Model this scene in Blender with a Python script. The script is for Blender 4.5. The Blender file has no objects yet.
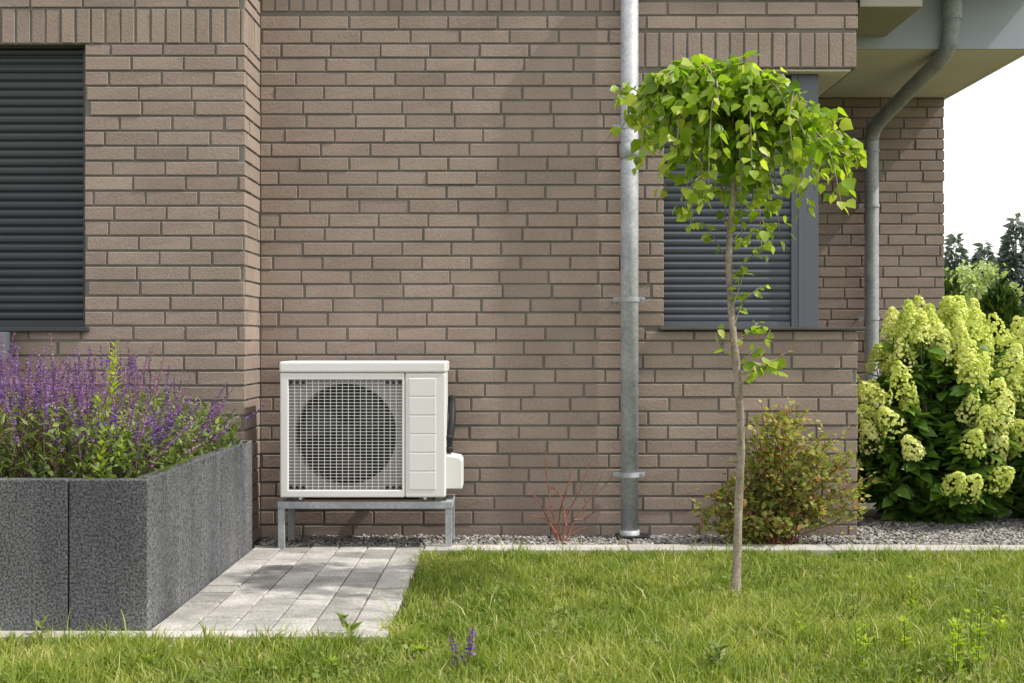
import bpy, math, random
import numpy as np
from mathutils import Vector, Matrix
random.seed(7); rng=np.random.default_rng(7)
R=math.radians
scene=bpy.context.scene
CZ=1.04; F=1280.0
def PX(px,d): return (px-512)/F*d
def PZ(py,d): return CZ-(py-341.5)/F*d

# ---------------------------------------------------------------- helpers
def link(o,parent=None):
    scene.collection.objects.link(o)
    if parent: o.parent=parent
    return o
def empty(name):
    e=bpy.data.objects.new(name,None); e.empty_display_size=0.1
    return link(e)
def fast_mesh(name,verts,faces,mat=None,parent=None,attr=None,smooth=False):
    verts=np.asarray(verts,dtype=np.float32)
    me=bpy.data.meshes.new(name)
    me.vertices.add(len(verts)); me.vertices.foreach_set("co",verts.ravel())
    loops=np.concatenate([f.ravel() for f in faces]).astype(np.int32)
    tot=np.concatenate([np.full(len(f),f.shape[1]) for f in faces]).astype(np.int32)
    start=np.concatenate([[0],np.cumsum(tot)[:-1]]).astype(np.int32)
    me.loops.add(len(loops)); me.loops.foreach_set("vertex_index",loops)
    me.polygons.add(len(tot)); me.polygons.foreach_set("loop_start",start)
    if smooth: me.polygons.foreach_set("use_smooth",np.ones(len(tot),dtype=bool))
    me.update(calc_edges=True)
    if attr is not None:
        a=me.attributes.new("v",'FLOAT','POINT'); a.data.foreach_set("value",np.asarray(attr,dtype=np.float32))
    if mat: me.materials.append(mat)
    o=bpy.data.objects.new(name,me)
    return link(o,parent)
class MB:
    """mesh builder from python lists"""
    def __init__(s): s.v=[];s.f=[];s.a=[]
    def add(s,vs,fs,a=0.5):
        n=len(s.v); s.v+= [tuple(p) for p in vs]; s.f+=[tuple(i+n for i in f) for f in fs]; s.a+=[a]*len(vs)
    def box(s,x0,x1,y0,y1,z0,z1,a=0.5):
        s.add([(x0,y0,z0),(x1,y0,z0),(x1,y1,z0),(x0,y1,z0),(x0,y0,z1),(x1,y0,z1),(x1,y1,z1),(x0,y1,z1)],
              [(0,3,2,1),(4,5,6,7),(0,1,5,4),(1,2,6,5),(2,3,7,6),(3,0,4,7)],a)
    def tube(s,pts,rad,n=6,a=0.5,cap=True):
        pts=[Vector(p) for p in pts]
        vs=[];up=Vector((0.13,0.9,0.2)).normalized()
        for i,p in enumerate(pts):
            t=(pts[min(i+1,len(pts)-1)]-pts[max(i-1,0)]).normalized()
            u=t.cross(up)
            if u.length<1e-3: u=t.cross(Vector((1,0,0)))
            u.normalize(); w=u.cross(t)
            r=rad[i] if hasattr(rad,'__len__') else rad
            for k in range(n):
                an=2*math.pi*k/n
                vs.append(p+u*math.cos(an)*r+w*math.sin(an)*r)
        fs=[]
        for i in range(len(pts)-1):
            for k in range(n):
                k2=(k+1)%n
                fs.append((i*n+k,i*n+k2,(i+1)*n+k2,(i+1)*n+k))
        if cap:
            fs.append(tuple(range(n-1,-1,-1))); fs.append(tuple((len(pts)-1)*n+k for k in range(n)))
        s.add(vs,fs,a)
    def obj(s,name,mat,parent=None,smooth=False,bevel=0,autosm=False):
        me=bpy.data.meshes.new(name); me.from_pydata(s.v,[],s.f)
        a=me.attributes.new("v",'FLOAT','POINT'); a.data.foreach_set("value",s.a)
        if smooth: me.polygons.foreach_set("use_smooth",[True]*len(me.polygons))
        me.materials.append(mat); me.update()
        o=bpy.data.objects.new(name,me); link(o,parent)
        if bevel:
            m=o.modifiers.new("b",'BEVEL'); m.width=bevel; m.segments=3; m.limit_method='ANGLE'; m.angle_limit=R(40)
            m.harden_normals=False
        return o
def smooth_path(pts,n=6):
    pts=[Vector(p) for p in pts]; out=[]
    P=[pts[0]]+pts+[pts[-1]]
    for i in range(1,len(P)-2):
        for k in range(n):
            t=k/n; a,b,c,d=P[i-1],P[i],P[i+1],P[i+2]
            out.append(0.5*((2*b)+(-a+c)*t+(2*a-5*b+4*c-d)*t*t+(-a+3*b-3*c+d)*t**3))
    out.append(pts[-1]); return out
def nrm(a): return a/np.maximum(np.linalg.norm(a,axis=1,keepdims=True),1e-9)
def instance(name,tv,tf,pos,ydir,zdir,scale,attr,mat,parent=None,smooth=False,xs=None):
    """tv template verts, tf list of face arrays; per instance frame: y along ydir, z approx zdir"""
    pos=np.asarray(pos,float); y=nrm(np.asarray(ydir,float)); z=np.asarray(zdir,float)
    x=nrm(np.cross(y,z)); z=np.cross(x,y)
    N=len(pos); K=len(tv); tv=np.asarray(tv,float)
    sc=np.asarray(scale,float).reshape(-1,1,1)
    if xs is None: xs=np.ones(N)
    V=pos[:,None,:]+sc*(tv[None,:,0:1]*x[:,None,:]*np.asarray(xs).reshape(-1,1,1)+tv[None,:,1:2]*y[:,None,:]+tv[None,:,2:3]*z[:,None,:])
    off=(np.arange(N)*K)
    F_=[ (f[None,:,:]+off[:,None,None]).reshape(-1,f.shape[1]) for f in [np.asarray(f) for f in tf]]
    return fast_mesh(name,V.reshape(-1,3),F_,mat,parent,np.repeat(np.asarray(attr,float),K),smooth)
LEAF_V=[(0,0,0),(-.36,.16,.09),(-.42,.48,.08),(0,1,-.10),(.42,.48,.08),(.36,.16,.09),(0,.3,0),(0,.62,-.02)]
LEAF_F=[[(0,6,1),(7,3,2),(0,5,6),(7,4,3)],[(6,7,2,1),(6,5,4,7)]]
NARROW_V=[(0,0,0),(-.13,.35,.04),(0,1,-.12),(.13,.35,.04)]
NARROW_F=[[(0,3,2,1)]]
QUAD_V=[(-.5,0,0),(.5,0,0),(.4,.8,.1),(-.4,.8,.1)]
QUAD_F=[[(0,1,2,3)]]
PET_V=[(0,0,0),(-.5,-.1,.1),(-.5,.4,.1),(0,.6,.12),(.5,.4,.1),(.5,-.1,.1),(0,-.5,.12)]
PET_F=[[(0,2,1),(0,3,2),(0,4,3),(0,5,4),(0,6,5),(0,1,6)]]

# ---------------------------------------------------------------- materials
def newmat(name):
    m=bpy.data.materials.new(name); m.use_nodes=True
    nt=m.node_tree; b=nt.nodes["Principled BSDF"]; return m,nt,b
def ramp(nt,stops):
    r=nt.nodes.new("ShaderNodeValToRGB"); e=r.color_ramp.elements
    while len(e)<len(stops): e.new(0.5)
    for i,(p,c) in enumerate(stops):
        e[i].position=p; e[i].color=(*c,1)
    return r
def mat_noise(name,c1,c2,scale=8,rough=0.8,bump=0.1,bscale=None,metal=0,detail=6,attr=0.0,fine=None,bdist=0.01,spec=0.3,stretch=None,dirt=0.0):
    m,nt,b=newmat(name); N=nt.nodes; L=nt.links
    tc=N.new("ShaderNodeTexCoord"); src=tc.outputs["Object"]
    if stretch:
        mp=N.new("ShaderNodeMapping"); mp.inputs["Scale"].default_value=stretch; L.new(src,mp.inputs[0]); src=mp.outputs[0]
    n=N.new("ShaderNodeTexNoise"); n.inputs["Scale"].default_value=scale; n.inputs["Detail"].default_value=detail
    L.new(src,n.inputs["Vector"])
    r=ramp(nt,[(0.3,c1),(0.7,c2)]); L.new(n.outputs["Fac"],r.inputs[0]); col=r.outputs[0]
    def mul(col,out):
        mx=N.new("ShaderNodeMix"); mx.data_type='RGBA'; mx.blend_type='MULTIPLY'; mx.inputs[0].default_value=1
        L.new(col,mx.inputs[6]); L.new(out,mx.inputs[7]); return mx.outputs[2]
    if fine:
        n2=N.new("ShaderNodeTexNoise"); n2.inputs["Scale"].default_value=fine[0]; n2.inputs["Detail"].default_value=2
        L.new(tc.outputs["Object"],n2.inputs["Vector"])
        r2=ramp(nt,[(0.36,(1-fine[1],)*3),(0.64,(1+fine[1],)*3)]); L.new(n2.outputs["Fac"],r2.inputs[0])
        col=mul(col,r2.outputs[0])
    if attr:
        at=N.new("ShaderNodeAttribute"); at.attribute_name="v"
        mr=N.new("ShaderNodeMapRange"); mr.inputs[3].default_value=1-attr; mr.inputs[4].default_value=1+attr
        L.new(at.outputs["Fac"],mr.inputs[0]); col=mul(col,mr.outputs[0])
    if dirt:   # soil splash staining near the ground
        sp=N.new("ShaderNodeSeparateXYZ"); L.new(tc.outputs["Object"],sp.inputs[0])
        nd=N.new("ShaderNodeTexNoise"); nd.inputs["Scale"].default_value=2.2; nd.inputs["Detail"].default_value=5
        L.new(tc.outputs["Object"],nd.inputs["Vector"])
        ad=N.new("ShaderNodeMath"); ad.operation='ADD'; L.new(sp.outputs[2],ad.inputs[0]); L.new(nd.outputs["Fac"],ad.inputs[1])
        mr=N.new("ShaderNodeMapRange"); mr.inputs[1].default_value=.45; mr.inputs[2].default_value=.95; mr.inputs[3].default_value=1-dirt; mr.inputs[4].default_value=1
        L.new(ad.outputs[0],mr.inputs[0]); col=mul(col,mr.outputs[0])
    L.new(col,b.inputs["Base Color"])
    b.inputs["Roughness"].default_value=rough; b.inputs["Metallic"].default_value=metal
    b.inputs["Specular IOR Level"].default_value=spec
    if bump:
        nb=N.new("ShaderNodeTexNoise"); nb.inputs["Scale"].default_value=bscale or scale*6; nb.inputs["Detail"].default_value=5
        L.new(tc.outputs["Object"],nb.inputs["Vector"])
        bp=N.new("ShaderNodeBump"); bp.inputs["Strength"].default_value=bump; bp.inputs["Distance"].default_value=bdist
        L.new(nb.outputs["Fac"],bp.inputs["Height"]); L.new(bp.outputs[0],b.inputs["Normal"])
    return m
def mat_leaf(name,stops,trans=0.35,rough=0.5,tcol=(1.25,1.35,0.55)):
    m,nt,b=newmat(name); N=nt.nodes; L=nt.links
    at=N.new("ShaderNodeAttribute"); at.attribute_name="v"
    r=ramp(nt,stops); L.new(at.outputs["Fac"],r.inputs[0])
    L.new(r.outputs[0],b.inputs["Base Color"]); b.inputs["Roughness"].default_value=rough
    b.inputs["Specular IOR Level"].default_value=0.35
    tr=N.new("ShaderNodeBsdfTranslucent")
    mx=N.new("ShaderNodeMix"); mx.data_type='RGBA'; mx.blend_type='MULTIPLY'; mx.inputs[0].default_value=1
    L.new(r.outputs[0],mx.inputs[6]); mx.inputs[7].default_value=(*tcol,1); L.new(mx.outputs[2],tr.inputs[0])
    ms=N.new("ShaderNodeMixShader"); ms.inputs[0].default_value=trans
    L.new(b.outputs[0],ms.inputs[1]); L.new(tr.outputs[0],ms.inputs[2])
    L.new(ms.outputs[0],N["Material Output"].inputs[0]); return m

M_brick=mat_noise("brick",(0.250,0.195,0.160),(0.300,0.238,0.199),scale=4,rough=0.85,bump=0.4,bscale=90,attr=0.115,fine=(120,0.10),bdist=0.005,dirt=.12)
M_mortar=mat_noise("mortar",(0.135,0.124,0.110),(0.18,0.168,0.148),scale=4,rough=0.95,bump=0.3,bscale=200,bdist=0.003)
M_shut_d=mat_noise("shutter_dark",(0.026,0.030,0.037),(0.032,0.036,0.044),scale=3,rough=0.42,bump=0,spec=0.5)
M_shut_l=mat_noise("shutter_grey",(0.065,0.074,0.094),(0.075,0.085,0.107),scale=3,rough=0.42,bump=0,spec=0.5)
M_frame=mat_noise("frame_grey",(0.085,0.095,0.115),(0.095,0.106,0.128),scale=3,rough=0.4,bump=0,spec=0.5)
M_framed=mat_noise("frame_dark",(0.028,0.031,0.038),(0.034,0.038,0.045),scale=3,rough=0.4,bump=0,spec=0.5)
M_sill=mat_noise("sill_metal",(0.07,0.065,0.06),(0.10,0.09,0.085),scale=6,rough=0.5,bump=0)
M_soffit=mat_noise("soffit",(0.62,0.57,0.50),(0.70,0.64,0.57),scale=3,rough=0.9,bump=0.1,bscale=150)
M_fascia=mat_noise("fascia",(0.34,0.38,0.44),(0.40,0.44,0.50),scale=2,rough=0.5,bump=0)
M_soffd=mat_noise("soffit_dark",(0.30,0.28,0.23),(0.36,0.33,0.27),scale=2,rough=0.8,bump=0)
M_galv=mat_noise("galvanised",(0.28,0.30,0.315),(0.42,0.435,0.45),scale=9,rough=0.6,bump=0.03,bscale=40,metal=0.25,fine=(60,0.12),spec=0.4)
M_white=mat_noise("unit_paint",(0.64,0.63,0.61),(0.70,0.69,0.67),scale=2,rough=0.45,bump=0.02,bscale=200,spec=0.4)
M_black=mat_noise("dark_plastic",(0.012,0.012,0.013),(0.02,0.02,0.022),scale=8,rough=0.6,bump=0)
M_fan=mat_noise("fan_plastic",(0.035,0.035,0.035),(0.05,0.05,0.05),scale=8,rough=0.5,bump=0)
M_wood=mat_noise("drip_tray",(0.10,0.06,0.04),(0.15,0.10,0.07),scale=12,rough=0.7,bump=0.1)
M_granite=mat_noise("planter_stone",(0.055,0.058,0.064),(0.15,0.152,0.158),scale=3.0,rough=0.9,bump=0.6,bscale=130,attr=0.18,fine=(125,0.6),bdist=0.004,stretch=(1,1,0.3))
M_paver=mat_noise("paver",(0.24,0.23,0.215),(0.43,0.41,0.38),scale=5.5,rough=0.9,bump=0.4,bscale=120,attr=0.30,fine=(110,0.2),bdist=0.003)
M_kerb=mat_noise("kerb_concrete",(0.32,0.31,0.28),(0.45,0.43,0.40),scale=5,rough=0.9,bump=0.4,bscale=120,attr=0.08,fine=(180,0.15),bdist=0.003)
M_soil=mat_noise("soil",(0.035,0.028,0.02),(0.07,0.055,0.04),scale=12,rough=1,bump=0.8,bscale=60,bdist=0.02)
M_ground=mat_noise("lawn_ground",(0.06,0.072,0.022),(0.13,0.13,0.045),scale=5,rough=1,bump=0.6,bscale=50,bdist=0.02,fine=(30,0.3))
M_gravel=mat_noise("gravel",(0.16,0.15,0.14),(0.34,0.32,0.30),scale=14,rough=0.9,bump=0.3,bscale=150,attr=0.55)
M_bark=mat_noise("bark",(0.17,0.135,0.10),(0.34,0.29,0.23),scale=30,rough=0.85,bump=0.5,bscale=90,bdist=0.004,stretch=(1,1,0.25),fine=(70,.2))
M_twig=mat_noise("red_twig",(0.16,0.055,0.035),(0.26,0.11,0.07),scale=30,rough=0.7,bump=0.1)
M_stem=mat_noise("green_stem",(0.06,0.09,0.03),(0.11,0.12,0.05),scale=20,rough=0.7,bump=0)
M_sstem=mat_noise("salvia_stem",(0.12,0.11,0.07),(0.22,0.11,0.12),scale=9,rough=0.7,bump=0)
M_tleaf=mat_leaf("tree_leaf",[(0,(0.08,0.16,0.015)),(0.4,(0.19,0.31,0.022)),(0.75,(0.33,0.43,0.04)),(1,(0.46,0.52,0.08))],0.5,0.42)
M_sleaf=mat_leaf("shrub_leaf",[(0,(0.09,0.13,0.03)),(0.45,(0.22,0.26,0.065)),(0.8,(0.38,0.37,0.11)),(0.95,(0.44,0.36,0.13)),(1,(0.42,0.20,0.12))],0.4)
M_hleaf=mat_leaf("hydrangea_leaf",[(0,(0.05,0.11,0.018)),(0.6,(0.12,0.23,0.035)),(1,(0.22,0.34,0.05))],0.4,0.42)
M_hflow=mat_leaf("hydrangea_flower",[(0,(0.54,0.62,0.13)),(0.5,(0.72,0.76,0.25)),(1,(0.84,0.84,0.44))],0.4,0.7,(1.1,1.12,0.75))
M_sal=mat_leaf("salvia_flower",[(0,(0.12,0.07,0.26)),(0.45,(0.24,0.14,0.42)),(0.75,(0.38,0.22,0.46)),(1,(0.36,0.22,0.27))],0.35,0.7,(1.1,0.9,1.05))
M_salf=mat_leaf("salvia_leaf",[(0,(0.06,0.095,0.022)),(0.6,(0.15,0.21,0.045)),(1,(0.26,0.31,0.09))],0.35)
M_grass=mat_leaf("grass_blade",[(0,(0.10,0.15,0.018)),(0.4,(0.21,0.28,0.042)),(0.75,(0.34,0.385,0.08)),(0.92,(0.47,0.45,0.16)),(1,(0.56,0.48,0.26))],0.4,0.55)
M_conif=mat_leaf("conifer_leaf",[(0,(0.02,0.045,0.01)),(0.6,(0.06,0.11,0.02)),(1,(0.13,0.18,0.04))],0.2)
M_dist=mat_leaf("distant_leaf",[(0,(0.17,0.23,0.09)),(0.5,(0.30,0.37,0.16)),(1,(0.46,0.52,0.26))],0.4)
M_spruce=mat_leaf("spruce_leaf",[(0,(0.09,0.12,0.11)),(1,(0.17,0.21,0.19))],0.2)  # pale grey-green: distance haze is put into the leaf colour

# ---------------------------------------------------------------- ground
gm=MB(); g=[]
gm.add([(-400,-400,-0.01),(400,-400,-0.01),(400,400,-0.01),(-400,400,-0.01)],[(0,1,2,3)])
gm.obj("ground",M_ground)

# ---------------------------------------------------------------- brick house
house=empty("brick_house")
YL,YM,YR=6.36,6.74,8.97
XC,XB,XE=-1.327,1.82,3.03
WT=3.12
def brick(mb,o,u,n,u0,u1,v0,v1,th=0.02,ch=0.0025,jit=True):
    """o origin, u horizontal dir, n outward; local coords"""
    o=Vector(o);u=Vector(u);n=Vector(n);w=Vector((0,0,1))
    d=random.gauss(0,0.0010) if jit else 0
    tl=[random.gauss(0,0.0008) for _ in range(4)] if jit else [0]*4
    du=[random.uniform(-.0018,.0018) for _ in range(2)] if jit else [0,0]
    u0+=du[0]; u1+=du[1]
    ring=[(u0,v0),(u1,v0),(u1,v1),(u0,v1)]
    inn=[(u0+ch,v0+ch),(u1-ch,v0+ch),(u1-ch,v1-ch),(u0+ch,v1-ch)]
    vs=[o+u*a+w*b-n*th for a,b in ring]+[o+u*a+w*b+n*(d-ch) for a,b in ring]+[o+u*a+w*b+n*(d+tl[i]) for i,(a,b) in enumerate(inn)]
    fs=[]
    for i in range(4):
        j=(i+1)%4
        fs.append((i,j,4+j,4+i)); fs.append((4+i,4+j,8+j,8+i))
    fs.append((8,9,10,11))
    mb.add(vs,fs,min(1,max(0,random.gauss(0.5,0.24))))
PC=0.0745; BL=0.25; J=0.011
def panel(mb,o,u,n,W,z0,z1,holes=(),soldiers=(),phase=0.0):
    """running bond; holes: (u0,u1,z0,z1); soldiers: (u0,u1,z0,z1)"""
    for s in soldiers:
        x=s[0]
        while x<s[1]-0.02:
            e=min(x+PC-J,s[1]); brick(mb,o,u,n,x+J*.5,e+J*.5 if e+J*.5<W else W,s[2]+J*.5,s[3]-J*.5); x+=PC
    k0=int(z0/PC); k=k0
    offs=[0,0.5,0.0,0.5,0.33,0.83]
    while k*PC<z1:
        a=k*PC+J/2; b=(k+1)*PC-J/2
        a2,b2=max(a,z0),min(b,z1)
        if b2-a2>0.012:
            per=BL+J
            x=-per*((offs[k%len(offs)]+0.07*((k*7)%5-2)/2+phase)%1.0)
            while x<W:
                l,r=max(x,0),min(x+BL,W)
                if r-l>0.02:
                    ivs=[(l,r)]
                    zz0,zz1=a2,b2
                    for h in list(holes)+list(soldiers):
                        if h[2]<b2-0.004 and h[3]>a2+0.004:
                            if h[0]<r and h[1]>l:
                                if h[2]>a2+0.03: zz1=min(zz1,h[2]-J/2) ;continue
                                if h[3]<b2-0.03: zz0=max(zz0,h[3]+J/2) ;continue
                                nv=[]
                                for (p,q) in ivs:
                                    if q<=h[0] or p>=h[1]: nv.append((p,q))
                                    else:
                                        if h[0]-p>0.02: nv.append((p,h[0]))
                                        if q-h[1]>0.02: nv.append((h[1],q))
                                ivs=nv
                    for p,q in ivs:
                        if zz1-zz0>0.012: brick(mb,o,u,n,p,q,zz0,zz1)
                x+=per
        k+=1
bm_=MB()
SO=0.178
LX=-5.0; LW=XC-LX
lw0,lw1=-3.7,PX(85,YL); lz0,lz1=PZ(327,YL),PZ(44,YL)
panel(bm_,(LX,YL,0),(1,0,0),(0,-1,0),LW,0,WT,holes=[(lw0-LX,lw1-LX,lz0,lz1)],soldiers=[(0,LW,lz1,lz1+SO)])
panel(bm_,(XC,YL+0.021,0),(0,1,0),(1,0,0),YM-YL-0.021,0,WT,soldiers=[(0,YM-YL-0.021,lz1,lz1+SO)],phase=0.3)
MW=XB-XC; rw0=PX(663,YM); rz0,rz1=PZ(327,YM),PZ(68,YM)
pipeX=PX(630,YM)
panel(bm_,(XC+0.004,YM,0),(1,0,0),(0,-1,0),MW-0.004,0,WT,holes=[(rw0-XC,9,rz0-0.02,rz1)],
      soldiers=[(pipeX-XC,MW-.004,rz1,rz1+0.19),(0,pipeX-XC-.01,PZ(12,YM),PZ(12,YM)+0.2)],phase=0.2)
panel(bm_,(XB,YM+0.021,0),(0,1,0),(1,0,0),YR-YM-0.03,0,WT,holes=[(-1,9,rz0-0.02,rz1)],phase=0.5)
panel(bm_,(XB+0.01,YR,0),(1,0,0),(0,-1,0),XE-XB-0.01,0,2.745,phase=0.1)
panel(bm_,(1.5,YR-0.0,0),(1,0,0),(0,-1,0),XB-1.5-0.03,rz0,rz1,phase=0.1)
panel(bm_,(XE,YR+0.021,0),(0,1,0),(1,0,0),4.0,0,2.745,phase=0.4)
bm_.obj("brick_courses",M_brick,house)
core=MB(); g_=0.0065
def corew(x0,x1,y0,y1,hole,z1=WT):
    if hole:
        a,b,c,d=hole
        core.box(x0,a,y0,y1,0,z1) 
        if b<x1: core.box(b,x1,y0,y1,0,z1)
        bb=min(b,x1)
        core.box(a,bb,y0,y1,0,c); core.box(a,bb,y0,y1,d,z1)
    else: core.box(x0,x1,y0,y1,0,z1)
corew(LX,XC-g_,YL+g_,YL+.16,(lw0,lw1,lz0,lz1))
core.box(XC-.16,XC-g_,YL+.1605,YM+.2,0,WT)
corew(XC-g_+.0005,XB-g_,YM+g_,YM+.155,(rw0,9,rz0-.02,rz1))
core.box(rw0-.1,XB-g_,YM+.1555,YR,0,rz0-.02)
core.box(rw0-.1,XB-g_,YM+.1555,YR,rz1,WT)
core.box(0.9,XE-g_,YR+g_,YR+.2,0,2.745)
core.box(XE-.2,XE-g_,YR+.2005,YR+4,0,2.745)
core.obj("wall_core",M_mortar,house)
lu=MB(); lu.box(rw0+.002,XB-.03,YM+.022,YR-.01,rz1-.012,rz1-.001); lu.obj("lintel_underside",M_soffit,house)
sl=MB(); sl.box(rw0-.02,XB+.035,YM-.035,YM+.2,rz0-.016,rz0); sl.box(XB-.2,XB+.035,YM+.2,YR-.01,rz0-.016,rz0)
sl.obj("window_sill",M_sill,house,bevel=.003)
sl=MB(); sl.box(lw0-.03,lw1+.02,YL-.035,YL+.12,lz0-.022,lz0); sl.obj("window_sill",M_framed,house,bevel=.003)
def shutter(name,x0,x1,z0,z1,y,mat,pitch,side=False):
    mb=MB(); n=int((z1-z0)/pitch)+1; prof=[]
    for i in range(n):
        a=z0+i*pitch
        for t,dd in ((0,.0),(0.1,-.006),(0.3,-.010),(0.6,-.011),(0.85,-.007),(0.93,0.0)):
            z=a+t*pitch
            if z<=z1: prof.append((z,dd))
    prof.append((z1,0))
    vs=[];fs=[]
    for z,dd in prof:
        if side: vs+=[(y-dd,x0,z),(y-dd,x1,z)]
        else: vs+=[(x0,y+dd,z),(x1,y+dd,z)]
    for i in range(len(prof)-1): fs.append((2*i,2*i+1,2*i+3,2*i+2))
    mb.add(vs,fs); return mb.obj(name,mat,house)
shutter("shutter_slats",lw0+.03,lw1-.035,lz0+.035,lz1-.002,YL+.10,M_shut_d,.043)
f=MB(); f.box(lw1-.034,lw1-.001,YL+.075,YL+.13,lz0+.001,lz1-.001); f.box(lw0+.001,lw0+.03,YL+.075,YL+.13,lz0+.001,lz1-.001)
f.box(lw0+.031,lw1-.035,YL+.08,YL+.12,lz0+.001,lz0+.034); f.obj("shutter_guide",M_framed,house,bevel=.002)
f=MB(); f.box(lw0-.1,lw1+.1,YL+.165,YL+.25,lz0-.1,lz1+.1); f.obj("window_back",M_black,house)
wy=YM+.12; wr=PX(817,wy)
shutter("shutter_slats",rw0+.004,PX(790,wy),rz0+.03,rz1-.014,wy,M_shut_l,.0405)
f=MB()
f.box(PX(790,wy)+.001,wr,wy-.03,wy+.06,rz0+.001,rz1-.013)
f.box(PX(797,wy),PX(800,wy),wy-.036,wy-.0305,rz0+.001,rz1-.013)
f.box(rw0+.002,PX(790,wy),wy-.018,wy+.02,rz0+.001,rz0+.03)
f.box(wr-.06,wr-.001,wy+.061,YR-.3,rz0+.001,rz0+.05); f.box(wr-.06,wr-.001,YR-.29,YR-.01,rz0+.001,rz1-.013)
f.obj("window_frame",M_frame,house,bevel=.003)
shutter("shutter_slats",wy+.062,YR-.291,rz0+.051,rz1-.014,wr-.012,M_shut_l,.0405,side=True)
f=MB(); f.box(rw0+.002,wr-.07,wy+.03,YR-.02,rz0+.001,rz1-.014); f.obj("window_back",M_black,house)
r=MB()
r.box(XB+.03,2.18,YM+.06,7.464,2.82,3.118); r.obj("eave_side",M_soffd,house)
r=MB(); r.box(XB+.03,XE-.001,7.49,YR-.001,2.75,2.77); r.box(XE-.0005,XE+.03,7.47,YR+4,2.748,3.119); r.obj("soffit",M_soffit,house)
r=MB(); r.box(XB+.03,XE-.001,7.466,7.489,2.747,3.119); 
r.obj("fascia",M_fascia,house)
r=MB(); r.box(LX,XC-.1,YL-.05,YM+6,WT+.001,WT+.25); r.box(XC-.099,XE+.05,YM-.05,YM+6,WT+.001,WT+.25); r.box(XB+.03,XE-.001,YR+.001,YR+4,2.75,3.118)
r.obj("roof",M_fascia,house)
wl=empty("wall_lamp")
lm=MB(); lx=PX(-4,YL-.1); lm.tube([(lx,YL-.09,PZ(360,YL-.1)),(lx,YL-.09,PZ(332,YL-.1))],.06,20); lm.obj("lamp_body",M_frame,wl,bevel=.004)
lm=MB(); lm.box(lx-.02,lx+.02,YL-.05,YL-.001,PZ(350,YL-.1),PZ(342,YL-.1)); lm.obj("lamp_bracket",M_galv,wl)

# ---------------------------------------------------------------- drain pipes
dp=empty("drainpipe")
py=YM-.075; pxx=PX(629.5,py)
m=MB(); m.tube([(pxx,py,.05),(pxx,py,3.11)],.046,28)
m.tube([(pxx,py,PZ(150,py)-.05),(pxx,py,PZ(150,py)+.03)],.0485,28)
m.tube([(pxx,py,0.0),(pxx,py,.06)],.052,28); o=m.obj("pipe",M_galv,dp)
for p in o.data.polygons: p.use_smooth=len(p.vertices)==4
m=MB()
for yy in (127,299.5,474.5):
    z=PZ(yy,py)
    m.tube([(pxx,py,z-.012),(pxx,py,z+.012)],.0505,28)
    m.box(pxx-.085,pxx-.047,py-.004,py+.004,z-.012,z+.012); m.box(pxx+.047,pxx+.08,py-.004,py+.004,z-.012,z+.012)
    m.tube([(pxx-.07,py-.02,z),(pxx-.07,YM+.0,z)],.005,8); m.tube([(pxx+.068,py-.02,z),(pxx+.068,py+.02,z)],.006,8)
m.obj("pipe_clamps",M_galv,dp)
m=MB(); m.box(pxx-.07,pxx+.10,py-.06,py+.06,0,.035); m.obj("drain_cover",M_black,dp,bevel=.006)
dp2=empty("drainpipe")
X2=2.49
pth=smooth_path([(X2+.06,7.40,3.2),(X2+.055,7.40,2.93),(X2+.05,7.41,2.83),(X2+.04,7.50,2.72),(X2+.02,8.1,2.625),(X2,8.68,2.53),(X2,8.84,2.46),(X2,8.86,2.33),(X2,8.86,1.2),(X2,8.86,.0)],7)
m=MB(); m.tube(pth,.048,24); o=m.obj("pipe",M_galv,dp2,smooth=True)
m=MB()
for z in (2.36,1.98,1.2): m.tube([(X2,8.86,z-.012),(X2,8.86,z+.012)],.053,24); m.tube([(X2-.07,8.86,z),(X2-.07,YR,z)],.005,8); m.box(X2-.09,X2-.05,8.856,8.864,z-.012,z+.012)
m.tube([(X2+.056,7.40,2.90),(X2+.056,7.40,3.0)],.054,24)
m.obj("pipe_clamps",M_galv,dp2)

# ---------------------------------------------------------------- AC outdoor unit
ac=empty("air_conditioner_outdoor_unit")
yf=6.29; yb=6.60
ax0,ax1=PX(280,yf),PX(445.5,yf); az1,az0=PZ(361.5,yf),PZ(497.5,yf)
gx0,gx1=PX(288.5,yf),PX(402,yf); gz1,gz0=PZ(380,yf),PZ(490,yf)
m=MB(); m.box(ax0+.004,ax1-.004,yf+.115,yb,az0+.004,az1-.03); m.box(ax0+.004,gx0-.004,yf+.055,yf+.115,az0+.004,az1-.03); m.box(gx1+.01,ax1-.004,yf+.055,yf+.115,az0+.004,az1-.03); m.box(gx0-.004,gx1+.01,yf+.055,yf+.115,az0+.004,gz0-.004); m.box(gx0-.004,gx1+.01,yf+.055,yf+.115,gz1+.004,az1-.03); m.obj("casing",M_white,ac)
m=MB(); m.box(ax0-.003,ax1+.003,yf-.005,yb+.006,az1-.055,az1); m.obj("top_lid",M_white,ac,bevel=.010)
def ring_sq(mb,x0,x1,z0,z1,hx0,hx1,hz0,hz1,ya,yb_):
    o=[(x0,z0),(x1,z0),(x1,z1),(x0,z1)]; h=[(hx0,hz0),(hx1,hz0),(hx1,hz1),(hx0,hz1)]
    vs=[(a,ya,b) for a,b in o]+[(a,ya,b) for a,b in h]+[(a,yb_,b) for a,b in o]+[(a,yb_,b) for a,b in h]
    fs=[]
    for i in range(4):
        j=(i+1)%4
        fs+= [(i,j,4+j,4+i),(8+i,12+i,12+j,8+j),(i,8+i,8+j,j),(4+i,4+j,12+j,12+i)]
    mb.add(vs,fs)
m=MB(); xs_=PX(404.5,yf)
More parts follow.
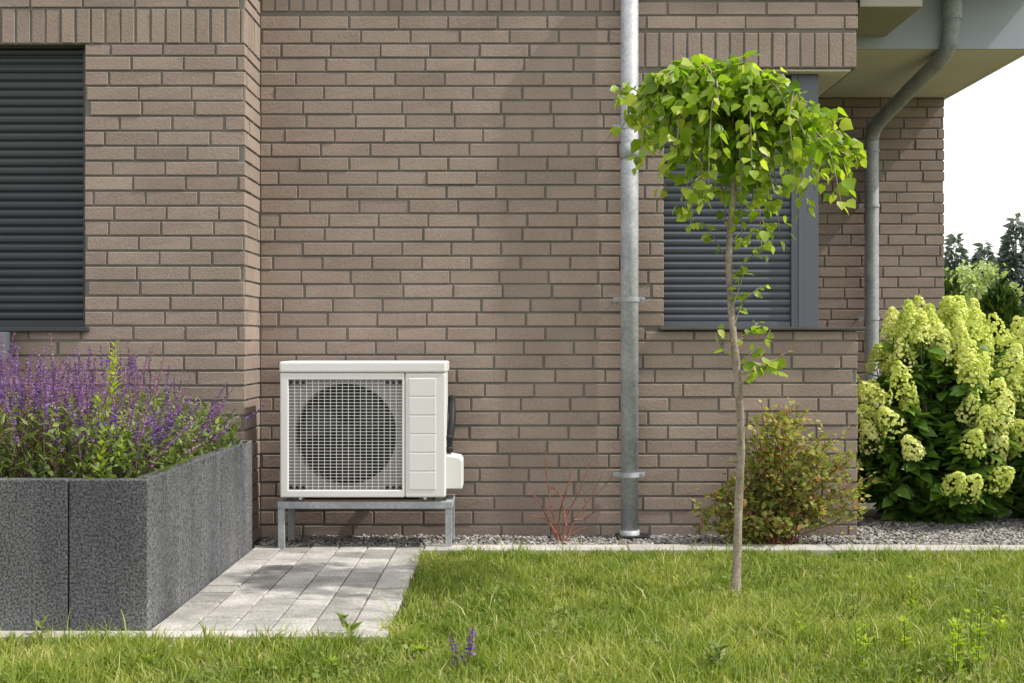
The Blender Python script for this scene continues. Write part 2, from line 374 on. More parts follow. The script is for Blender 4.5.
ring_sq(m,ax0,xs_,az0,az1-.057,gx0,gx1,gz0,gz1,yf,yf+.055); m.obj("front_frame",M_white,ac,bevel=.006)
m=MB(); m.box(xs_+.003,ax1,yf,yf+.07,az0,az1-.057); m.obj("front_panel",M_white,ac,bevel=.008)
m=MB()
n=6; hz=(gz1+.01-gz0)/n
for i in range(n):
    m.box(PX(409,yf),PX(436,yf),yf-.003,yf+.01,gz0+i*hz+.002,gz0+(i+1)*hz-.002)
m.obj("panel_ribs",M_white,ac,bevel=.003)
cx,cz=(gx0+gx1)/2,(gz0+gz1)/2; fr=.250
m=MB(); n=64; vs=[];fs=[]
hw,hh=(gx1-gx0)/2,(gz1-gz0)/2
for k in range(n):
    a=2*math.pi*k/n; c,s=math.cos(a),math.sin(a); t=min(hw/abs(c) if abs(c)>1e-6 else 9,hh/abs(s) if abs(s)>1e-6 else 9)
    vs+=[(cx+c*t,yf+.02,cz+s*t),(cx+c*(fr+.008),yf+.02,cz+s*(fr+.008)),(cx+c*fr,yf+.025,cz+s*fr),(cx+c*fr,yf+.110,cz+s*fr)]
for k in range(n):
    j=(k+1)%n
    for q in range(3): fs.append((4*k+q,4*j+q,4*j+q+1,4*k+q+1))
m.add(vs,fs); m.obj("fan_shroud",mat_noise("shroud",(0.25,0.245,0.23),(0.29,0.28,0.27),rough=.6,bump=0),ac)
m=MB(); m.tube([(cx,yf+.106,cz),(cx,yf+.111,cz)],.256,48); m.obj("fan_well",M_black,ac)
m=MB()
m.tube([(cx,yf+.05,cz),(cx,yf+.09,cz)],.055,24)
for b in range(3):
    a0=b*2*math.pi/3+.4
    vs=[];N_=8
    for i in range(N_+1):
        r0=.05+(.232-.05)*i/N_; sw=.5*i/N_
        for da,dy in ((-.5+sw,.092),(-.0+sw,.075),(.5+sw*.7,.055)):
            vs.append((cx+r0*math.cos(a0+da),yf+dy,cz+r0*math.sin(a0+da)))
    m.add(vs,[(3*i+q,3*i+q+1,3*i+q+4,3*i+q+3) for i in range(N_) for q in (0,1)])
m.obj("fan",M_fan,ac,smooth=True)
m=MB(); 
nh=34
for i in range(1,nh):
    z=gz0+(gz1-gz0)*i/nh; m.box(gx0-.002,gx1+.002,yf+.007,yf+.010,z-.00135,z+.00135)
nv=19
for i in range(1,nv):
    x=gx0+(gx1-gx0)*i/nv; m.box(x-.0012,x+.0012,yf+.004,yf+.0068,gz0-.002,gz1+.002)
m.obj("fan_guard",M_white,ac)
m=MB()
for (sx,sz) in ((gx0,gz0),(gx1,gz0),(gx0,gz1),(gx1,gz1)):
    for q in range(3):
        dx=(.012+.03*q)*(1 if sx==gx0 else -1); dz=(.012 if sz==gz0 else -.012)
        m.box(sx+dx-.008,sx+dx+.008,yf+.002,yf+.0035,sz+dz-.006,sz+dz+.006)
m.obj("guard_clips",M_black,ac)
m=MB(); x0,x1=ax1-.003,PX(461,yf)+.002; z0,z1=PZ(491,yf),PZ(463,yf)
pr=[(x0,z0),(x1,z0),(x1,z1),(x1-.012,z1+.018),(x0,z1+.03)]
vs=[(a,yf+.09,b) for a,b in pr]+[(a,yb-.02,b) for a,b in pr]; k=len(pr)
m.add(vs,[tuple(range(k-1,-1,-1)),tuple(range(k,2*k))]+[(i,(i+1)%k,k+(i+1)%k,k+i) for i in range(k)])
m.obj("valve_cover",M_white,ac,bevel=.005)
m=MB(); m.tube(smooth_path([(ax1+.0,6.5,PZ(458,yf)),(ax1+.012,6.5,PZ(440,yf)),(ax1+.02,6.54,PZ(420,yf)),(ax1+.016,6.62,PZ(405,yf)),(ax1+.01,6.75,PZ(402,yf))],6),.018,12); m.tube(smooth_path([(ax1-.0,6.53,PZ(458,yf)),(ax1+.02,6.55,PZ(435,yf)),(ax1+.026,6.6,PZ(415,yf)),(ax1+.0,6.75,PZ(410,yf))],6),.012,12)
m.tube([(ax1-.01,6.45,PZ(440,yf)),(ax1+.025,6.45,PZ(440,yf))],.012,10); m.tube([(ax1-.01,6.45,PZ(452,yf)),(ax1+.03,6.45,PZ(452,yf))],.014,10)
m.obj("refrigerant_pipe",M_black,ac,smooth=True)
sx0,sx1=PX(277,yf),PX(452,yf); st1,st0=PZ(502,yf),PZ(509,yf)
m=MB()
m.box(sx0,sx1,yf+.01,yf+.045,st0,st1); m.box(sx0,sx1,yb-.02,yb+.015,st0,st1)
m.box(sx0,sx0+.035,yf+.0455,yb-.0205,st0,st1); m.box(sx1-.035,sx1,yf+.0455,yb-.0205,st0,st1)
for x in (sx0+.002,sx1-.034):
    for y in (yf+.012,yb-.018): m.box(x,x+.032,y,y+.031,0.0,st0-.0005)
m.obj("stand",M_galv,ac,bevel=.002)
m=MB(); m.box(sx0+.09,sx1-.09,yf+.012,yb-.02,st1+.0005,st1+.010)
m.box(ax0+.06,ax0+.12,yf+.02,yb-.03,st1+.0105,az0+.003); m.box(ax1-.13,ax1-.07,yf+.02,yb-.03,st1+.0105,az0+.003)
m.obj("mounting_feet",M_wood,ac)
m=MB(); 
for x in (ax0+.1,ax1-.1): m.tube([(x,yf-.002,az0-.004),(x,yf+.02,az0-.004)],.008,10)
m.obj("bolts",M_galv,ac)

# ---------------------------------------------------------------- paving, kerbs
def slab(mb,x0,x1,y0,y1,zt,zb=-.05,ch=.004,a=None,tilt=.0012):
    j=[random.gauss(0,tilt) for _ in range(4)]
    r=[(x0,y0),(x1,y0),(x1,y1),(x0,y1)]; q=[(x0+ch,y0+ch),(x1-ch,y0+ch),(x1-ch,y1-ch),(x0+ch,y1-ch)]
    vs=[(p[0],p[1],zb) for p in r]+[(p[0],p[1],zt-ch*.8) for p in r]+[(p[0],p[1],zt+j[i]) for i,p in enumerate(q)]
    fs=[]
    for i in range(4):
        k=(i+1)%4; fs+=[(i,k,4+k,4+i),(4+i,4+k,8+k,8+i)]
    fs.append((8,9,10,11)); mb.add(vs,fs,random.random() if a is None else a)
px0,px1=-1.278,-.432
m=MB(); cols=6; cw=(px1-px0)/cols
for c in range(cols):
    y=4.515
    first=True
    while y<6.36:
        L_=random.choice([.14,.14,.21,.21,.28])
        if first: L_=random.choice([.10,.16,.21]); first=False
        e=min(y+L_,6.37)
        if 6.37-e<.06: e=6.37
        slab(m,px0+c*cw+.0025,px0+(c+1)*cw-.0025,y+.006,e-.006,.022,ch=.005,tilt=.002); y=e
m.obj("paved_path",M_paver)
m=MB(); m.add([(px0-.01,4.5,.008),(px1+.01,4.5,.008),(px1+.01,6.38,.008),(px0-.01,6.38,.008)],[(0,1,2,3)]); m.obj("paving_joint_sand",M_soil)
m=MB(); x=px1+.004
while x<6:
    slab(m,x,x+.995,6.21,6.37,.03,a=random.random(),tilt=.0006); x+=1.0
m.obj("kerb",M_kerb)
m=MB(); x=px1
while x>-5:
    slab(m,x-.495,x,4.42,4.505,.022,a=random.random(),tilt=.0006); x-=.5
m.obj("kerb",M_kerb)

def gravel(name,regions,dens):
    base=[(1,0,0),(-1,0,0),(0,1,0),(0,-1,0),(0,0,.6),(0,0,-.6),(.62,.6,.25),(-.6,.62,.2),(.6,-.62,.22),(-.62,-.6,.28)]
    fs=[(4,0,6),(4,6,2),(4,2,7),(4,7,1),(4,1,9),(4,9,3),(4,3,8),(4,8,0),(5,6,0),(5,2,6),(5,7,2),(5,1,7),(5,9,1),(5,3,9),(5,8,3),(5,0,8)]
    pos=[]
    for (x0,x1,y0,y1) in regions:
        n=int((x1-x0)*(y1-y0)*dens)
        pos.append(np.column_stack([rng.uniform(x0,x1,n),rng.uniform(y0,y1,n),rng.uniform(.004,.02,n)]))
    pos=np.concatenate(pos); n=len(pos)
    yd=rng.normal(size=(n,3)); yd[:,2]*=.25; zd=np.tile([0,0,1.],(n,1))+rng.normal(scale=.25,size=(n,3))
    sc=rng.uniform(.006,.016,n)
    instance(name,base,[fs],pos,yd,zd,sc,rng.random(n),M_gravel,None,True,xs=rng.uniform(.6,1.1,n))
m=MB()
for (x0,x1,y0,y1) in ((-1.32,6,6.371,6.75),(1.82,6,6.7505,8.96)): m.add([(x0,y0,.004),(x1,y0,.004),(x1,y1,.004),(x0,y1,.004)],[(0,1,2,3)])
m.obj("gravel_bed",mat_noise("gravel_base",(0.07,0.062,0.055),(0.13,0.12,0.11),scale=60,rough=1,bump=.8,bscale=90,bdist=.01))
gravel("gravel",[(-1.28,1.82,6.375,6.735),(1.82,3.9,6.375,7.4)],7500)

# ---------------------------------------------------------------- planter
pl=empty("stone_planter")
ph=.555; xr=-1.283; yf0=4.51
m=MB(); 
def vpanel(mb,x0,x1,y0,y1,z0,z1):
    mb.box(x0,x1,y0,y1,z0,z1,random.random())
edges=[xr-.0, -1.564]; 
while edges[-1]>-3.6: edges.append(edges[-1]-.285)
for i in range(len(edges)-1):
    vpanel(m,edges[i+1]+.0025,edges[i]-.001 if i==0 else edges[i]-.0025,yf0+random.uniform(0,.003),yf0+.06,-.02,ph+random.uniform(-.003,.003))
y=yf0+.0625
while y<6.30:
    e=min(y+.36,6.345)
    vpanel(m,xr-.06,xr-random.uniform(0,.003),y,e-.006,-.02,ph+random.uniform(-.003,.003)); y+=.36
m.obj("stone_panels",M_granite,pl,bevel=.005)
m=MB(); m.box(-3.6,xr-.061,yf0+.061,6.35,-.02,ph-.05); m.obj("planter_soil",M_soil,pl)

# ---------------------------------------------------------------- salvia
def salvia(name,stems,parent=None):
    root=empty(name) if parent is None else parent
    st=MB(); P=[];Y=[];Z=[];S=[];A=[]
    for b,t,spk in stems:
        b=Vector(b);t=Vector(t); mid=(b+t)/2+Vector((random.gauss(0,.012),random.gauss(0,.012),.02))
        st.tube([b,mid,t],[.0022,.0018,.0014],3,cap=False,a=random.random())
        L_=(t-b).length; d=(t-mid).normalized(); tone=random.random()
        nw=int(spk/.0125)
        for i in range(nw):
            f=i/nw; p=t-d*(spk*(1-f)); r=.007*(1-.6*f)
            for k in range(4):
                a=random.uniform(0,6.28); o=Vector((math.cos(a),math.sin(a),random.uniform(.0,.6)))
                P.append(p+o*r*.3); Y.append(o); Z.append((random.gauss(0,.4),random.gauss(0,.4),1)); S.append(random.uniform(.010,.016)*(1-.45*f))
                A.append(min(1,max(0,(.95 if tone>.70 else .15+.85*tone)+random.gauss(0,.13))))
    st.obj("stems",M_sstem,root)
    instance("flower_spikes",QUAD_V,QUAD_F,P,Y,Z,S,A,M_sal,root)
    return root
def leaves(name,P,Y,S,A,mat,parent,tv=LEAF_V,tf=LEAF_F,up=1.0,jit=.5,xs=None):
    n=len(P); Z=np.tile([0,0,up],(n,1))+rng.normal(scale=jit,size=(n,3))
    return instance(name,tv,tf,P,Y,Z,S,A,mat,parent,True,xs)
stems=[]
for i in range(820):
    x=random.uniform(-2.75,-1.36); y=random.uniform(4.62,6.1)
    if random.random()<.35: y=random.uniform(4.6,5.0)
    prof=.78+.24*math.exp(-((x+1.85)/.28)**2)-.30*max(0,(x+1.62)/.3)
    hgt=random.uniform(.25,.53)*prof
    if random.random()<.2: hgt*=1.12
    lx_=random.gauss(0,.08)+(.07 if x>-1.5 else 0); ly=random.gauss(-.03,.07)
    stems.append(((x,y,.50),(x+lx_,y+ly,.50+hgt),random.uniform(.08,.19)))
sv=salvia("salvia_bed",stems)
P=[];Y=[];S=[];A=[]
for i in range(18000):
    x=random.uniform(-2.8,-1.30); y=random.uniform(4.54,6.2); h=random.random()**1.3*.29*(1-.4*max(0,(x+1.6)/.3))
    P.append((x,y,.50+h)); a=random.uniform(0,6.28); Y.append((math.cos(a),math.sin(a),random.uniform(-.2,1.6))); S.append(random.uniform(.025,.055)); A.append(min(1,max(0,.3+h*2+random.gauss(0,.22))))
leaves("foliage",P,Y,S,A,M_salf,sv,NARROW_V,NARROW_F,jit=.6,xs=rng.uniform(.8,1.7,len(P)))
P=[];Y=[];S=[];A=[];st=MB()
for (cxp,cyp,d,hh_) in ((112,342,5.2,.42),(96,395,4.75,.36),(120,410,4.7,.3),(100,430,4.62,.2)):
    X=PX(cxp,d); zt=PZ(cyp,d); st.tube([(X,d,.5),(X+.01,d,zt)],[.003,.0015],4)
    for k in range(30):
        f=k/30; a=k*2.4; P.append((X+.01*f,d,zt-.22*(1-f))); Y.append((math.cos(a),math.sin(a),.9)); S.append(.06*(1-.5*f)); A.append(.8+random.uniform(-.1,.2))
w=empty("weed_plant"); st.obj("stems",M_stem,w); leaves("foliage",P,Y,S,A,M_tleaf,w,NARROW_V,NARROW_F,jit=.3,xs=np.full(len(P),1.6))
ss=[]
d=4.0
for (a,b,c,e) in ((452,676,449,634),(466,678,473,626),(459,676,457,652)):
    for q in range(2): ss.append(((PX(a,d),d,.0),(PX(c,d),d+.0,PZ(e,d)),.09))
salvia("salvia_plant",ss)

# ---------------------------------------------------------------- small tree
tr=empty("weeping_mulberry_tree"); TD=5.24
tp=[(736,597),(737.5,560),(739,500),(740.5,450),(739,400),(735,350),(731,300),(729,255),(731,215),(734,175),(732,145),(731,130)]
tpts=[(PX(a,TD),TD+.012*math.sin(i*1.3),PZ(b,TD)) for i,(a,b) in enumerate(tp)]
tpts=smooth_path(tpts,4); nT=len(tpts)
tb=MB(); tb.tube(tpts,[.0185-.0085*i/nT+(.012*math.exp(-i*1.0))+(.0012*math.sin(i*1.7)) for i in range(nT)],10)
LP=[];LY=[];LS=[];LA=[]
top=Vector(tpts[-1])
def leafrow(path,n,size=(.038,.072),start=.15,spread=.02,bias=.5,droop=.5):
    path=[Vector(p) for p in path]
    for i in range(n):
        f=start+(1-start)*(i+random.random())/n; q=f*(len(path)-1); k=min(int(q),len(path)-2); p=path[k].lerp(path[k+1],q-k)
        t=(path[k+1]-path[k]).normalized()
        o=Vector((random.gauss(0,1),random.gauss(0,1),random.gauss(0,.6))).normalized()
        LP.append(p+o*spread*random.random()*1.5)
        y=o*.9+t*.5+Vector((0,0,-droop)); LY.append(y); LS.append(random.uniform(*size)*(1 if f<.9 else .75))
        LA.append(min(1,max(0,bias+random.gauss(0,.24)+(.2 if f>.85 else 0))))
hand=[(622,128,76,-.05),(630,100,68,.1),(638,165,84,-.2),(650,140,64,.25),(664,195,95,.1),(675,165,70,-.3),(685,215,112,-.1),(700,130,62,.35),
(708,205,79,-.38),(735,110,68,.1),(742,245,124,-.15),(752,170,66,-.4),(768,215,84,.3),(780,240,118,.05),(795,180,78,-.28),(808,212,110,-.05),(826,175,98,.2),(842,208,112,-.12),(855,155,108,.0),(836,135,96,-.25),
(762,255,154,-.1),(700,200,74,.2),(722,95,64,-.1),(800,125,82,.35),(780,105,74,-.1),(660,100,64,-.15),(645,140,74,.3),(818,150,96,.35),(690,150,64,-.15),(785,150,78,-.1),(640,110,66,-.1),(815,190,102,-.2),(765,130,72,-.2),(690,232,134,-.1),(725,225,134,.05),(850,178,112,.1)]
for (ex,ey,apy,dy) in hand:
    d=TD+dy
    E=Vector((PX(ex,d),d,PZ(ey,d)))
    A_=top+(E-top)*.55; A_.z=PZ(apy+9,TD)
    s=top-Vector((0,0,random.uniform(0,.12)))
    Q1=top+(E-top)*.22; Q1.z=(s.z*.45+A_.z*.55)
    B_=top+(E-top)*.86; B_.z=A_.z-.25*(A_.z-E.z)-.02
    path=smooth_path([s,Q1,A_,B_,E],5)
    tb.tube(path,[.0065-.005*i/len(path) for i in range(len(path))],5)
    L_=sum((path[i+1]-path[i]).length for i in range(len(path)-1))
    leafrow(path,int(L_*76)+9,spread=.035)
    for j in range(2):
        k=random.randint(6,len(path)-4); p=path[k]; o=Vector((random.uniform(-.12,.12),random.uniform(-.16,.16),0))
        sp=smooth_path([p,p+o*.6+Vector((0,0,.02)),p+o+Vector((0,0,-random.uniform(-.01,.14)))],4)
        tb.tube(sp,[.003]*len(sp),4,cap=False); leafrow(sp,12,size=(.034,.062),start=.1,spread=.02,bias=.62)
for pts_,n in (([(733,345),(748,335),(760,322)],6),([(739,385),(755,372),(788,352)],9),([(737,372),(752,362),(783,374)],8),([(731,310),(738,290),(745,270)],6),([(729,262),(712,235),(700,222)],7),([(730,255),(752,232),(772,225)],9),([(736,357),(722,345),(716,322)],4),([(731,240),(740,215),(757,198)],8),([(733,325),(745,300),(765,285)],6),([(738,362),(760,345),(770,330)],6),([(730,280),(745,262),(762,248)],8),([(738,376),(765,366),(775,360)],6)):
    pa=smooth_path([(PX(a,TD),TD+random.uniform(-.04,.04),PZ(b,TD)) for a,b in pts_],4)
    tb.tube(pa,[.0022]*len(pa),4,cap=False); leafrow(pa,n+3,size=(.03,.055),start=.2,spread=.01,bias=.65)
o=tb.obj("trunk",M_bark,tr,smooth=True)
leaves("foliage",[tuple(p) for p in LP],[tuple(p) for p in LY],LS,LA,M_tleaf,tr,jit=.7,xs=rng.uniform(.75,1.1,len(LP)))

# ---------------------------------------------------------------- small shrub
sh=empty("spirea_shrub"); sb=MB(); LP=[];LY=[];LS=[];LA=[]
base=Vector((1.34,6.45,0))
for i in range(72):
    a=random.uniform(0,6.28); rr=random.random()**.6
    tx=rr*math.cos(a)*.46; ty=rr*math.sin(a)*.22; tz=.74*(1-.38*rr**2)*random.uniform(.55,1.03)
    if tx<-.2: tz*=.55
    if rr>.7 and random.random()<.5: tz*=.45
    E=base+Vector((tx+.04,ty,tz)); mid=base+Vector((tx*.45,ty*.4,tz*.6))
    b=base+Vector((random.gauss(0,.05),random.gauss(0,.03),0))
    pa=smooth_path([b,mid,E],5); sb.tube(pa,[.0035-.002*k/len(pa) for k in range(len(pa))],4,cap=False)
    leafrow(pa,38,size=(.020,.038),start=.2,spread=.055,bias=.52)
    for j in range(5):
        k=random.randint(3,len(pa)-2); p=pa[k]; q=p+Vector((random.gauss(0,.07),random.gauss(0,.06),random.uniform(0,.09)))
        sb.tube([p,q],[.0016,.001],3,cap=False); leafrow([p,q],11,size=(.018,.036),start=.2,spread=.02,bias=.62)
sb.obj("branches",M_twig,sh); leaves("foliage",[tuple(p) for p in LP],[(p[0],p[1],p[2]+.7) for p in LY],LS,LA,M_sleaf,sh,jit=.7)
tw=MB(); D=6.52
for pts_ in ([(560,548),(552,510),(547,475),(545,450)],[(560,548),(548,520),(538,500),(527,487)],[(562,548),(568,515),(580,490),(590,462)],[(563,548),(575,520),(590,500),(602,476)],[(561,548),(560,515),(566,490),(572,470)],[(556,532),(545,520),(530,515)],[(566,525),(562,500),(552,486)],[(574,520),(585,520),(597,510)],[(560,548),(570,535),(588,528)]):
    pa=smooth_path([(PX(a,D),D+random.uniform(-.05,.05),PZ(b,D)) for a,b in pts_],4); tw.tube(pa,[.0052-.0034*k/len(pa) for k in range(len(pa))],5)
    for j in range(3):
        p=Vector(random.choice(pa[3:])); tw.tube([p,p+Vector((random.gauss(0,.035),random.gauss(0,.03),random.uniform(.02,.07)))],[.0018,.0009],3)
tw.obj("bare_twig_shrub",M_twig)

# ---------------------------------------------------------------- hydrangea
def hydrangea(name,cx_,cy_,rx,ry,h,nst,seed):
    random.seed(seed)
    root=empty(name); sb=MB(); P=[];Y=[];S=[];A=[];FP=[];FY=[];FZ=[];FS=[];FA=[]
    for i in range(nst):
        a=random.uniform(0,6.28)
        if random.random()<.4: a=random.uniform(3.4,6.0)
        rr=random.random()**.5
        X=cx_+rx*rr*math.cos(a); Y_=cy_+ry*rr*math.sin(a)
        top_=h*math.sqrt(max(.05,1-.5*rr**2))*random.uniform(.82,1.03)
        low=False
        if rr>.6: 
            q_=random.uniform(.30,1.0); top_*=q_; low=q_<.7
        E=Vector((X,Y_,top_)); b=Vector((cx_+(X-cx_)*.25,cy_+(Y_-cy_)*.25,0)); mid=Vector((cx_+(X-cx_)*.75,cy_+(Y_-cy_)*.75,top_*.55))
        pa=smooth_path([b,mid,E],5); sb.tube(pa,[.006-.003*k/len(pa) for k in range(len(pa))],5,cap=False)
        rad_=Vector((X-cx_,Y_-cy_,0)).normalized()
        ax=(E-mid).normalized()+Vector((random.gauss(0,.2),random.gauss(-.12,.2),.15))+rad_*(.6 if low else 0); ax.normalize()
        Lc=random.uniform(.12,.20); Rc=Lc*random.uniform(.34,.43)
        u=ax.orthogonal().normalized(); v_=ax.cross(u); tone=random.random()
        if random.random()<.92:
            for k in range(210):
                f=random.random()**1.15; an=random.uniform(0,6.28); r_=Rc*(1-f)**.6*random.uniform(.8,1.06)+.006
                o=u*math.cos(an)+v_*math.sin(an); p=E+ax*(f*Lc-.01)+rad_*(.04 if low else 0)+o*r_
                FP.append(p); FZ.append(o+ax*(.2+f)); FY.append(Vector((random.gauss(0,1),random.gauss(0,1),random.gauss(0,1)))); FS.append(random.uniform(.013,.021)); FA.append(min(1,max(0,.2+.6*tone+random.gauss(0,.15))))
        for k in range(42):
            f=random.uniform(.12,.95); q=f*(len(pa)-1); kk=min(int(q),len(pa)-2); p=pa[kk].lerp(pa[kk+1],q-kk)
            an=random.uniform(0,6.28); o=Vector((math.cos(an),math.sin(an),random.uniform(-.45,.25)))
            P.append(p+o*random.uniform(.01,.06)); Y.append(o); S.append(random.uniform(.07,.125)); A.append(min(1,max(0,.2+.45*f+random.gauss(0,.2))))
    sb.obj("stems",M_stem,root)
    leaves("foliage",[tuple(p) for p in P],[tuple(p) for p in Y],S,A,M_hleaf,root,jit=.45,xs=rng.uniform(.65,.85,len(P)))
    instance("flower_panicles",PET_V,PET_F,[tuple(p) for p in FP],[tuple(p) for p in FY],[tuple(p) for p in FZ],FS,FA,M_hflow,root)
hydrangea("hydrangea_bush",2.46,7.42,.62,.5,1.15,125,3)
hydrangea("hydrangea_bush",3.22,7.42,.66,.5,1.12,115,5)
random.seed(11)

# ---------------------------------------------------------------- lawn blades
def nz(x,y):
    return (np.sin(x*3.1+1.3*np.sin(y*2.3))+np.sin(y*4.7+1.7*np.sin(x*3.7+1))+np.sin((x+y)*7.3+2*np.sin(y*5.1))*.6)/2.6
def lawn(n,x0,x1,y0,y1,hb):
    x=rng.uniform(x0,x1,n); y=rng.uniform(y0,y1,n)
    edge=.018*np.sin(y*23)+.02*np.sin(y*9+1)
    ok=((x>px1-.005+edge)|(y<4.415+.012*np.sin(x*17)))&(y<6.21+.012*np.sin(x*19))
    ok&=(np.abs(x)<y*.5+.9)
    x=x[ok];y=y[ok];n=len(x)
    q=nz(x,y); q2=nz(x*3.3+5,y*3.1); q3=nz(x*9+2,y*8.3+7)
    keep=rng.random(n)<np.clip(.68+.3*q2+.2*q+.3*q3,.15,1); x,y,q,q2,q3=x[keep],y[keep],q[keep],q2[keep],q3[keep]; n=len(x)
    h=hb*(1+.28*q+.25*q2+.3*q3)*rng.lognormal(0,.33,n); h=np.clip(h,.012,.12)
    w=rng.uniform(.0014,.0028,n)*1.1
    a=rng.uniform(0,2*np.pi,n); l=np.abs(rng.normal(.65,.38,n))*h
    la=rng.uniform(0,2*np.pi,n)
    ux,uy=np.cos(a)*w,np.sin(a)*w; dx,dy=np.cos(la)*l,np.sin(la)*l
    z0=np.full(n,-.005)
    V=np.empty((n,5,3))
    V[:,0]=np.column_stack([x-ux,y-uy,z0]);V[:,1]=np.column_stack([x+ux,y+uy,z0])
    V[:,2]=np.column_stack([x-ux*.8+dx*.35,y-uy*.8+dy*.35,h*.6]);V[:,3]=np.column_stack([x+ux*.8+dx*.35,y+uy*.8+dy*.35,h*.6])
    V[:,4]=np.column_stack([x+dx,y+dy,h*.98])
    off=np.arange(n)[:,None]*5
    att=np.clip(.47+.15*q-.17*q2-.12*q3+rng.normal(0,.2,n),0,1)
    dry=rng.random(n)<np.clip(.07-.10*q2,.03,.2); att[dry]=.97
    return V.reshape(-1,3),off+np.array([[0,1,3,2]]),off+np.array([[2,3,4]]),np.repeat(att,5)
parts=[lawn(125000,-2.4,3.4,3.3,4.6,.033),lawn(150000,-.5,3.8,4.4,6.25,.031),lawn(3500,-2.4,3.6,3.4,6.2,.08)]
Vs=[];Q=[];T=[];At=[];o_=0
for v,q,t,a in parts:
    Vs.append(v);Q.append(q+o_);T.append(t+o_);At.append(a);o_+=len(v)
fast_mesh("lawn_grass",np.concatenate(Vs),[np.concatenate(Q),np.concatenate(T)],M_grass,None,np.concatenate(At))
n=14000
x=rng.uniform(-2.2,3.2,n); y=rng.uniform(3.5,6.15,n); ok=((x>px1+.02)|(y<4.38))&(nz(x*2.1,y*1.7+3)>.05); x=x[ok];y=y[ok];n=len(x)
a=rng.uniform(0,6.28,n)
leaves("clover_patch",np.column_stack([x,y,rng.uniform(.01,.042,n)]),np.column_stack([np.cos(a),np.sin(a),rng.uniform(-.1,.5,n)]),rng.uniform(.010,.022,n),rng.uniform(.3,.9,n),M_salf,None,jit=.3,xs=rng.uniform(1,1.4,n))
def weed(px,py_,nleaf,size,h):
    d=F*CZ/(py_-341.5); X=PX(px,d); P=[];Y=[];S=[];A=[]
    root=empty("weed_plant"); st=MB()
    for s in range(max(1,int(h/.04))):
        tx,ty=random.gauss(0,.02),random.gauss(0,.02); st.tube([(X+tx*.4,d+ty*.4,0),(X+tx,d+ty,h)],[.0016,.001],3)
        for k in range(nleaf):
            f=random.random() if h>.06 else .1; aa=random.uniform(0,6.28)
            P.append((X+tx*f,d+ty*f,h*f+.005)); Y.append((math.cos(aa),math.sin(aa),random.uniform(.3,1.1))); S.append(random.uniform(.6,1)*size*(1.1-.5*f)); A.append(random.uniform(.5,.95))
    st.obj("stems",M_stem,root); leaves("foliage",P,Y,S,A,M_tleaf if nleaf%2 else M_salf,root,NARROW_V,NARROW_F,jit=.3,xs=rng.uniform(1.2,2,len(P)))
for wv in ((352,640,14,.09,.07),(37,643,8,.07,.07),(555,640,12,.045,.1),(655,668,14,.05,.07),(716,672,16,.06,.09),(955,678,15,.06,.17),(975,668,17,.05,.18),(905,655,13,.05,.12),(855,625,14,.045,.14),(912,612,13,.045,.13),(800,640,13,.05,.07),(985,610,12,.045,.11),(860,670,15,.05,.15),(500,612,12,.04,.08),(612,600,12,.04,.07),(330,668,9,.05,.06),(150,665,11,.05,.06),(1000,640,13,.05,.10),(420,655,13,.05,.06),(250,672,13,.05,.06)):
    weed(*wv)

# ---------------------------------------------------------------- background
def conifer(name,X,Yp,h,r,n,mat,size,pw=1.0,parent=None):
    root=empty(name); tb=MB(); tb.tube([(X,Yp,0),(X,Yp,h*.97)],[.05*h/2,.01],6); tb.obj("trunk",M_bark,root)
    z=h*(1-np.sqrt(rng.random(n)))*1.0; a=rng.uniform(0,6.28,n)
    lob=1+.13*np.sin(a*5+z*6/h)+.12*np.sin(z*25/h)
    rad=r*(1-z/h)**pw*np.sqrt(rng.uniform(.35,1,n))*lob+.01
    P=np.column_stack([X+rad*np.cos(a),Yp+rad*np.sin(a),z+.03*h*rng.random(n)])
    Yd=np.column_stack([np.cos(a)*.6,np.sin(a)*.6,np.full(n,1.0) if mat is M_conif else np.full(n,-.1)])+rng.normal(scale=.25,size=(n,3))
    leaves("foliage",P,Yd,rng.uniform(.6,1.3,n)*size,np.clip(rng.normal(.45,.25,n),0,1),mat,root,NARROW_V,NARROW_F,jit=.8,xs=np.full(n,2.2))
conifer("thuja_tree",PX(951,13),13,PZ(279,13),.22,5000,M_conif,.09,.7)
conifer("thuja_tree",PX(1000,13.5),13.5,PZ(286,13.5),.38,9000,M_conif,.10,.6)
conifer("thuja_tree",PX(1070,13.5),13.5,PZ(290,13.5),.42,8000,M_conif,.10,.6)
conifer("spruce_tree",PX(1016,58),58,PZ(218,58),1.8,5000,M_spruce,.4,.85)
conifer("spruce_tree",PX(984,62),62,PZ(242,62),1.5,3500,M_spruce,.4,.85)
conifer("spruce_tree",PX(956,66),66,PZ(234,66),1.4,3000,M_spruce,.4,.85)
P=[];Y=[];S=[];A=[]; tb=MB()
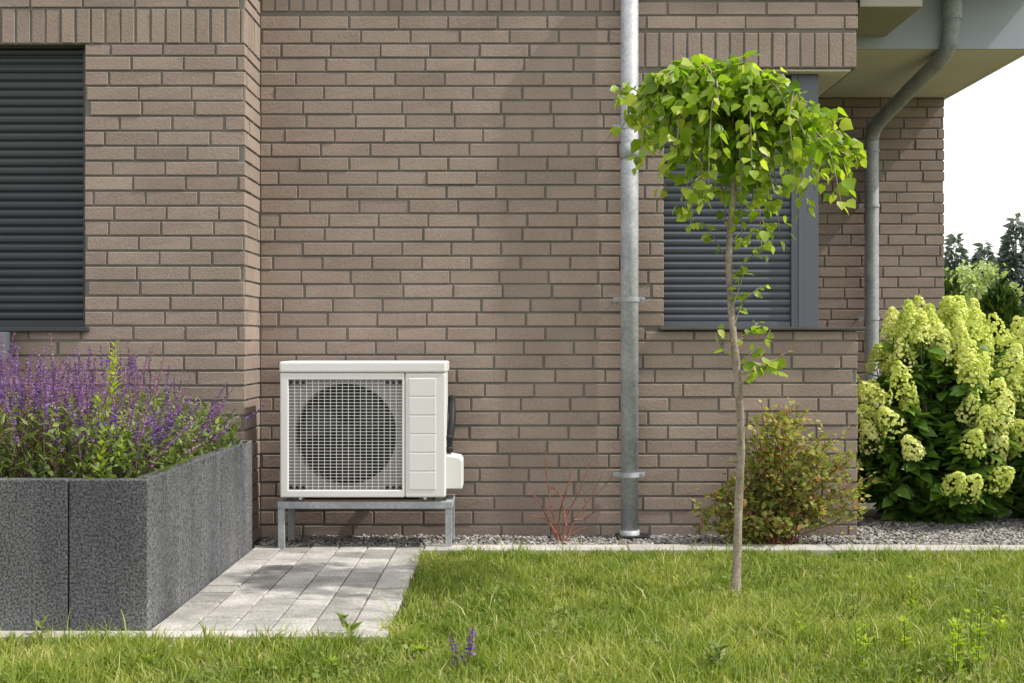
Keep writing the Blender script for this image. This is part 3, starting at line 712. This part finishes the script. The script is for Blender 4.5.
for i in range(46):
    X=8+i*.9+random.uniform(-.3,.3); Yp=random.uniform(36,48); h=random.uniform(3.6,4.5); rr=random.uniform(.8,1.3)
    tb.tube([(X,Yp,0),(X+random.gauss(0,.2),Yp,h*.8)],[.09,.03],5); tone=random.uniform(-.2,.2)
    lobes=[(X+random.gauss(0,rr*.45),Yp+random.gauss(0,rr*.5),random.uniform(.2,1)*h*.92,random.uniform(.3,.65)) for _ in range(15)]
    for l in lobes:
        for k in range(80):
            v_=Vector((random.gauss(0,1),random.gauss(0,1),random.gauss(0,1))).normalized()*l[3]*random.uniform(.5,1.05)
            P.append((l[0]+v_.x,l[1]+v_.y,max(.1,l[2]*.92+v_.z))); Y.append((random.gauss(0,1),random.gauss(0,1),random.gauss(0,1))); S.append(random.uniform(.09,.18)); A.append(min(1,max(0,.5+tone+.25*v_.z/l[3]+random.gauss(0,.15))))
tl=empty("distant_trees"); tb.obj("trunks",M_bark,tl); leaves("foliage",P,Y,S,A,M_dist,tl,jit=.8,xs=np.full(len(P),1.2))
fe=MB(); Yf=11.2
for i in range(60):
    fe.box(3.0+i*.16,3.004+i*.16,Yf,Yf+.004,0,1.18)
for k in range(7): fe.box(3.0,12.6,Yf-.004,Yf-.001,.1+k*.18-.002,.1+k*.18+.002)
for k in range(5): fe.box(3.0+k*2.4,3.05+k*2.4,Yf+.006,Yf+.05,0,1.24)
fe.obj("wire_fence",M_framed)

# ---------------------------------------------------------------- light
AZ=80; EL=50
s=Vector((math.sin(R(AZ))*math.cos(R(EL)),-math.cos(R(AZ))*math.cos(R(EL)),math.sin(R(EL))))
sun=bpy.data.lights.new("sun","SUN"); sun.energy=4.8; sun.angle=R(1.0); sun.color=(1,.955,.88)
so=bpy.data.objects.new("sun",sun); link(so); so.rotation_euler=s.to_track_quat('Z','Y').to_euler(); so.location=s*20
w=bpy.data.worlds.new("World"); scene.world=w; w.use_nodes=True; nt=w.node_tree; N=nt.nodes
bg=N["Background"]; sk=N.new("ShaderNodeTexSky"); sk.sky_type='NISHITA'; sk.sun_disc=False
sk.sun_elevation=R(EL); sk.sun_rotation=R(180-AZ); sk.dust_density=3.0; sk.air_density=1.0
mx=N.new("ShaderNodeMix"); mx.data_type='RGBA'; mx.inputs[0].default_value=.7
nt.links.new(sk.outputs[0],mx.inputs[6]); mx.inputs[7].default_value=(12.0,11.9,11.7,1)
nt.links.new(mx.outputs[2],bg.inputs[0])
bg.inputs[1].default_value=0.15
scene.view_settings.view_transform='Standard'; scene.view_settings.look='None'; scene.view_settings.exposure=0
# ---------------------------------------------------------------- camera
cam=bpy.data.cameras.new("camera"); cam.lens=45; cam.sensor_width=36; cam.clip_end=1500; cam.clip_start=.05
co=bpy.data.objects.new("camera",cam); link(co); co.location=(0,0,CZ); co.rotation_euler=(R(90),0,0)
scene.camera=co
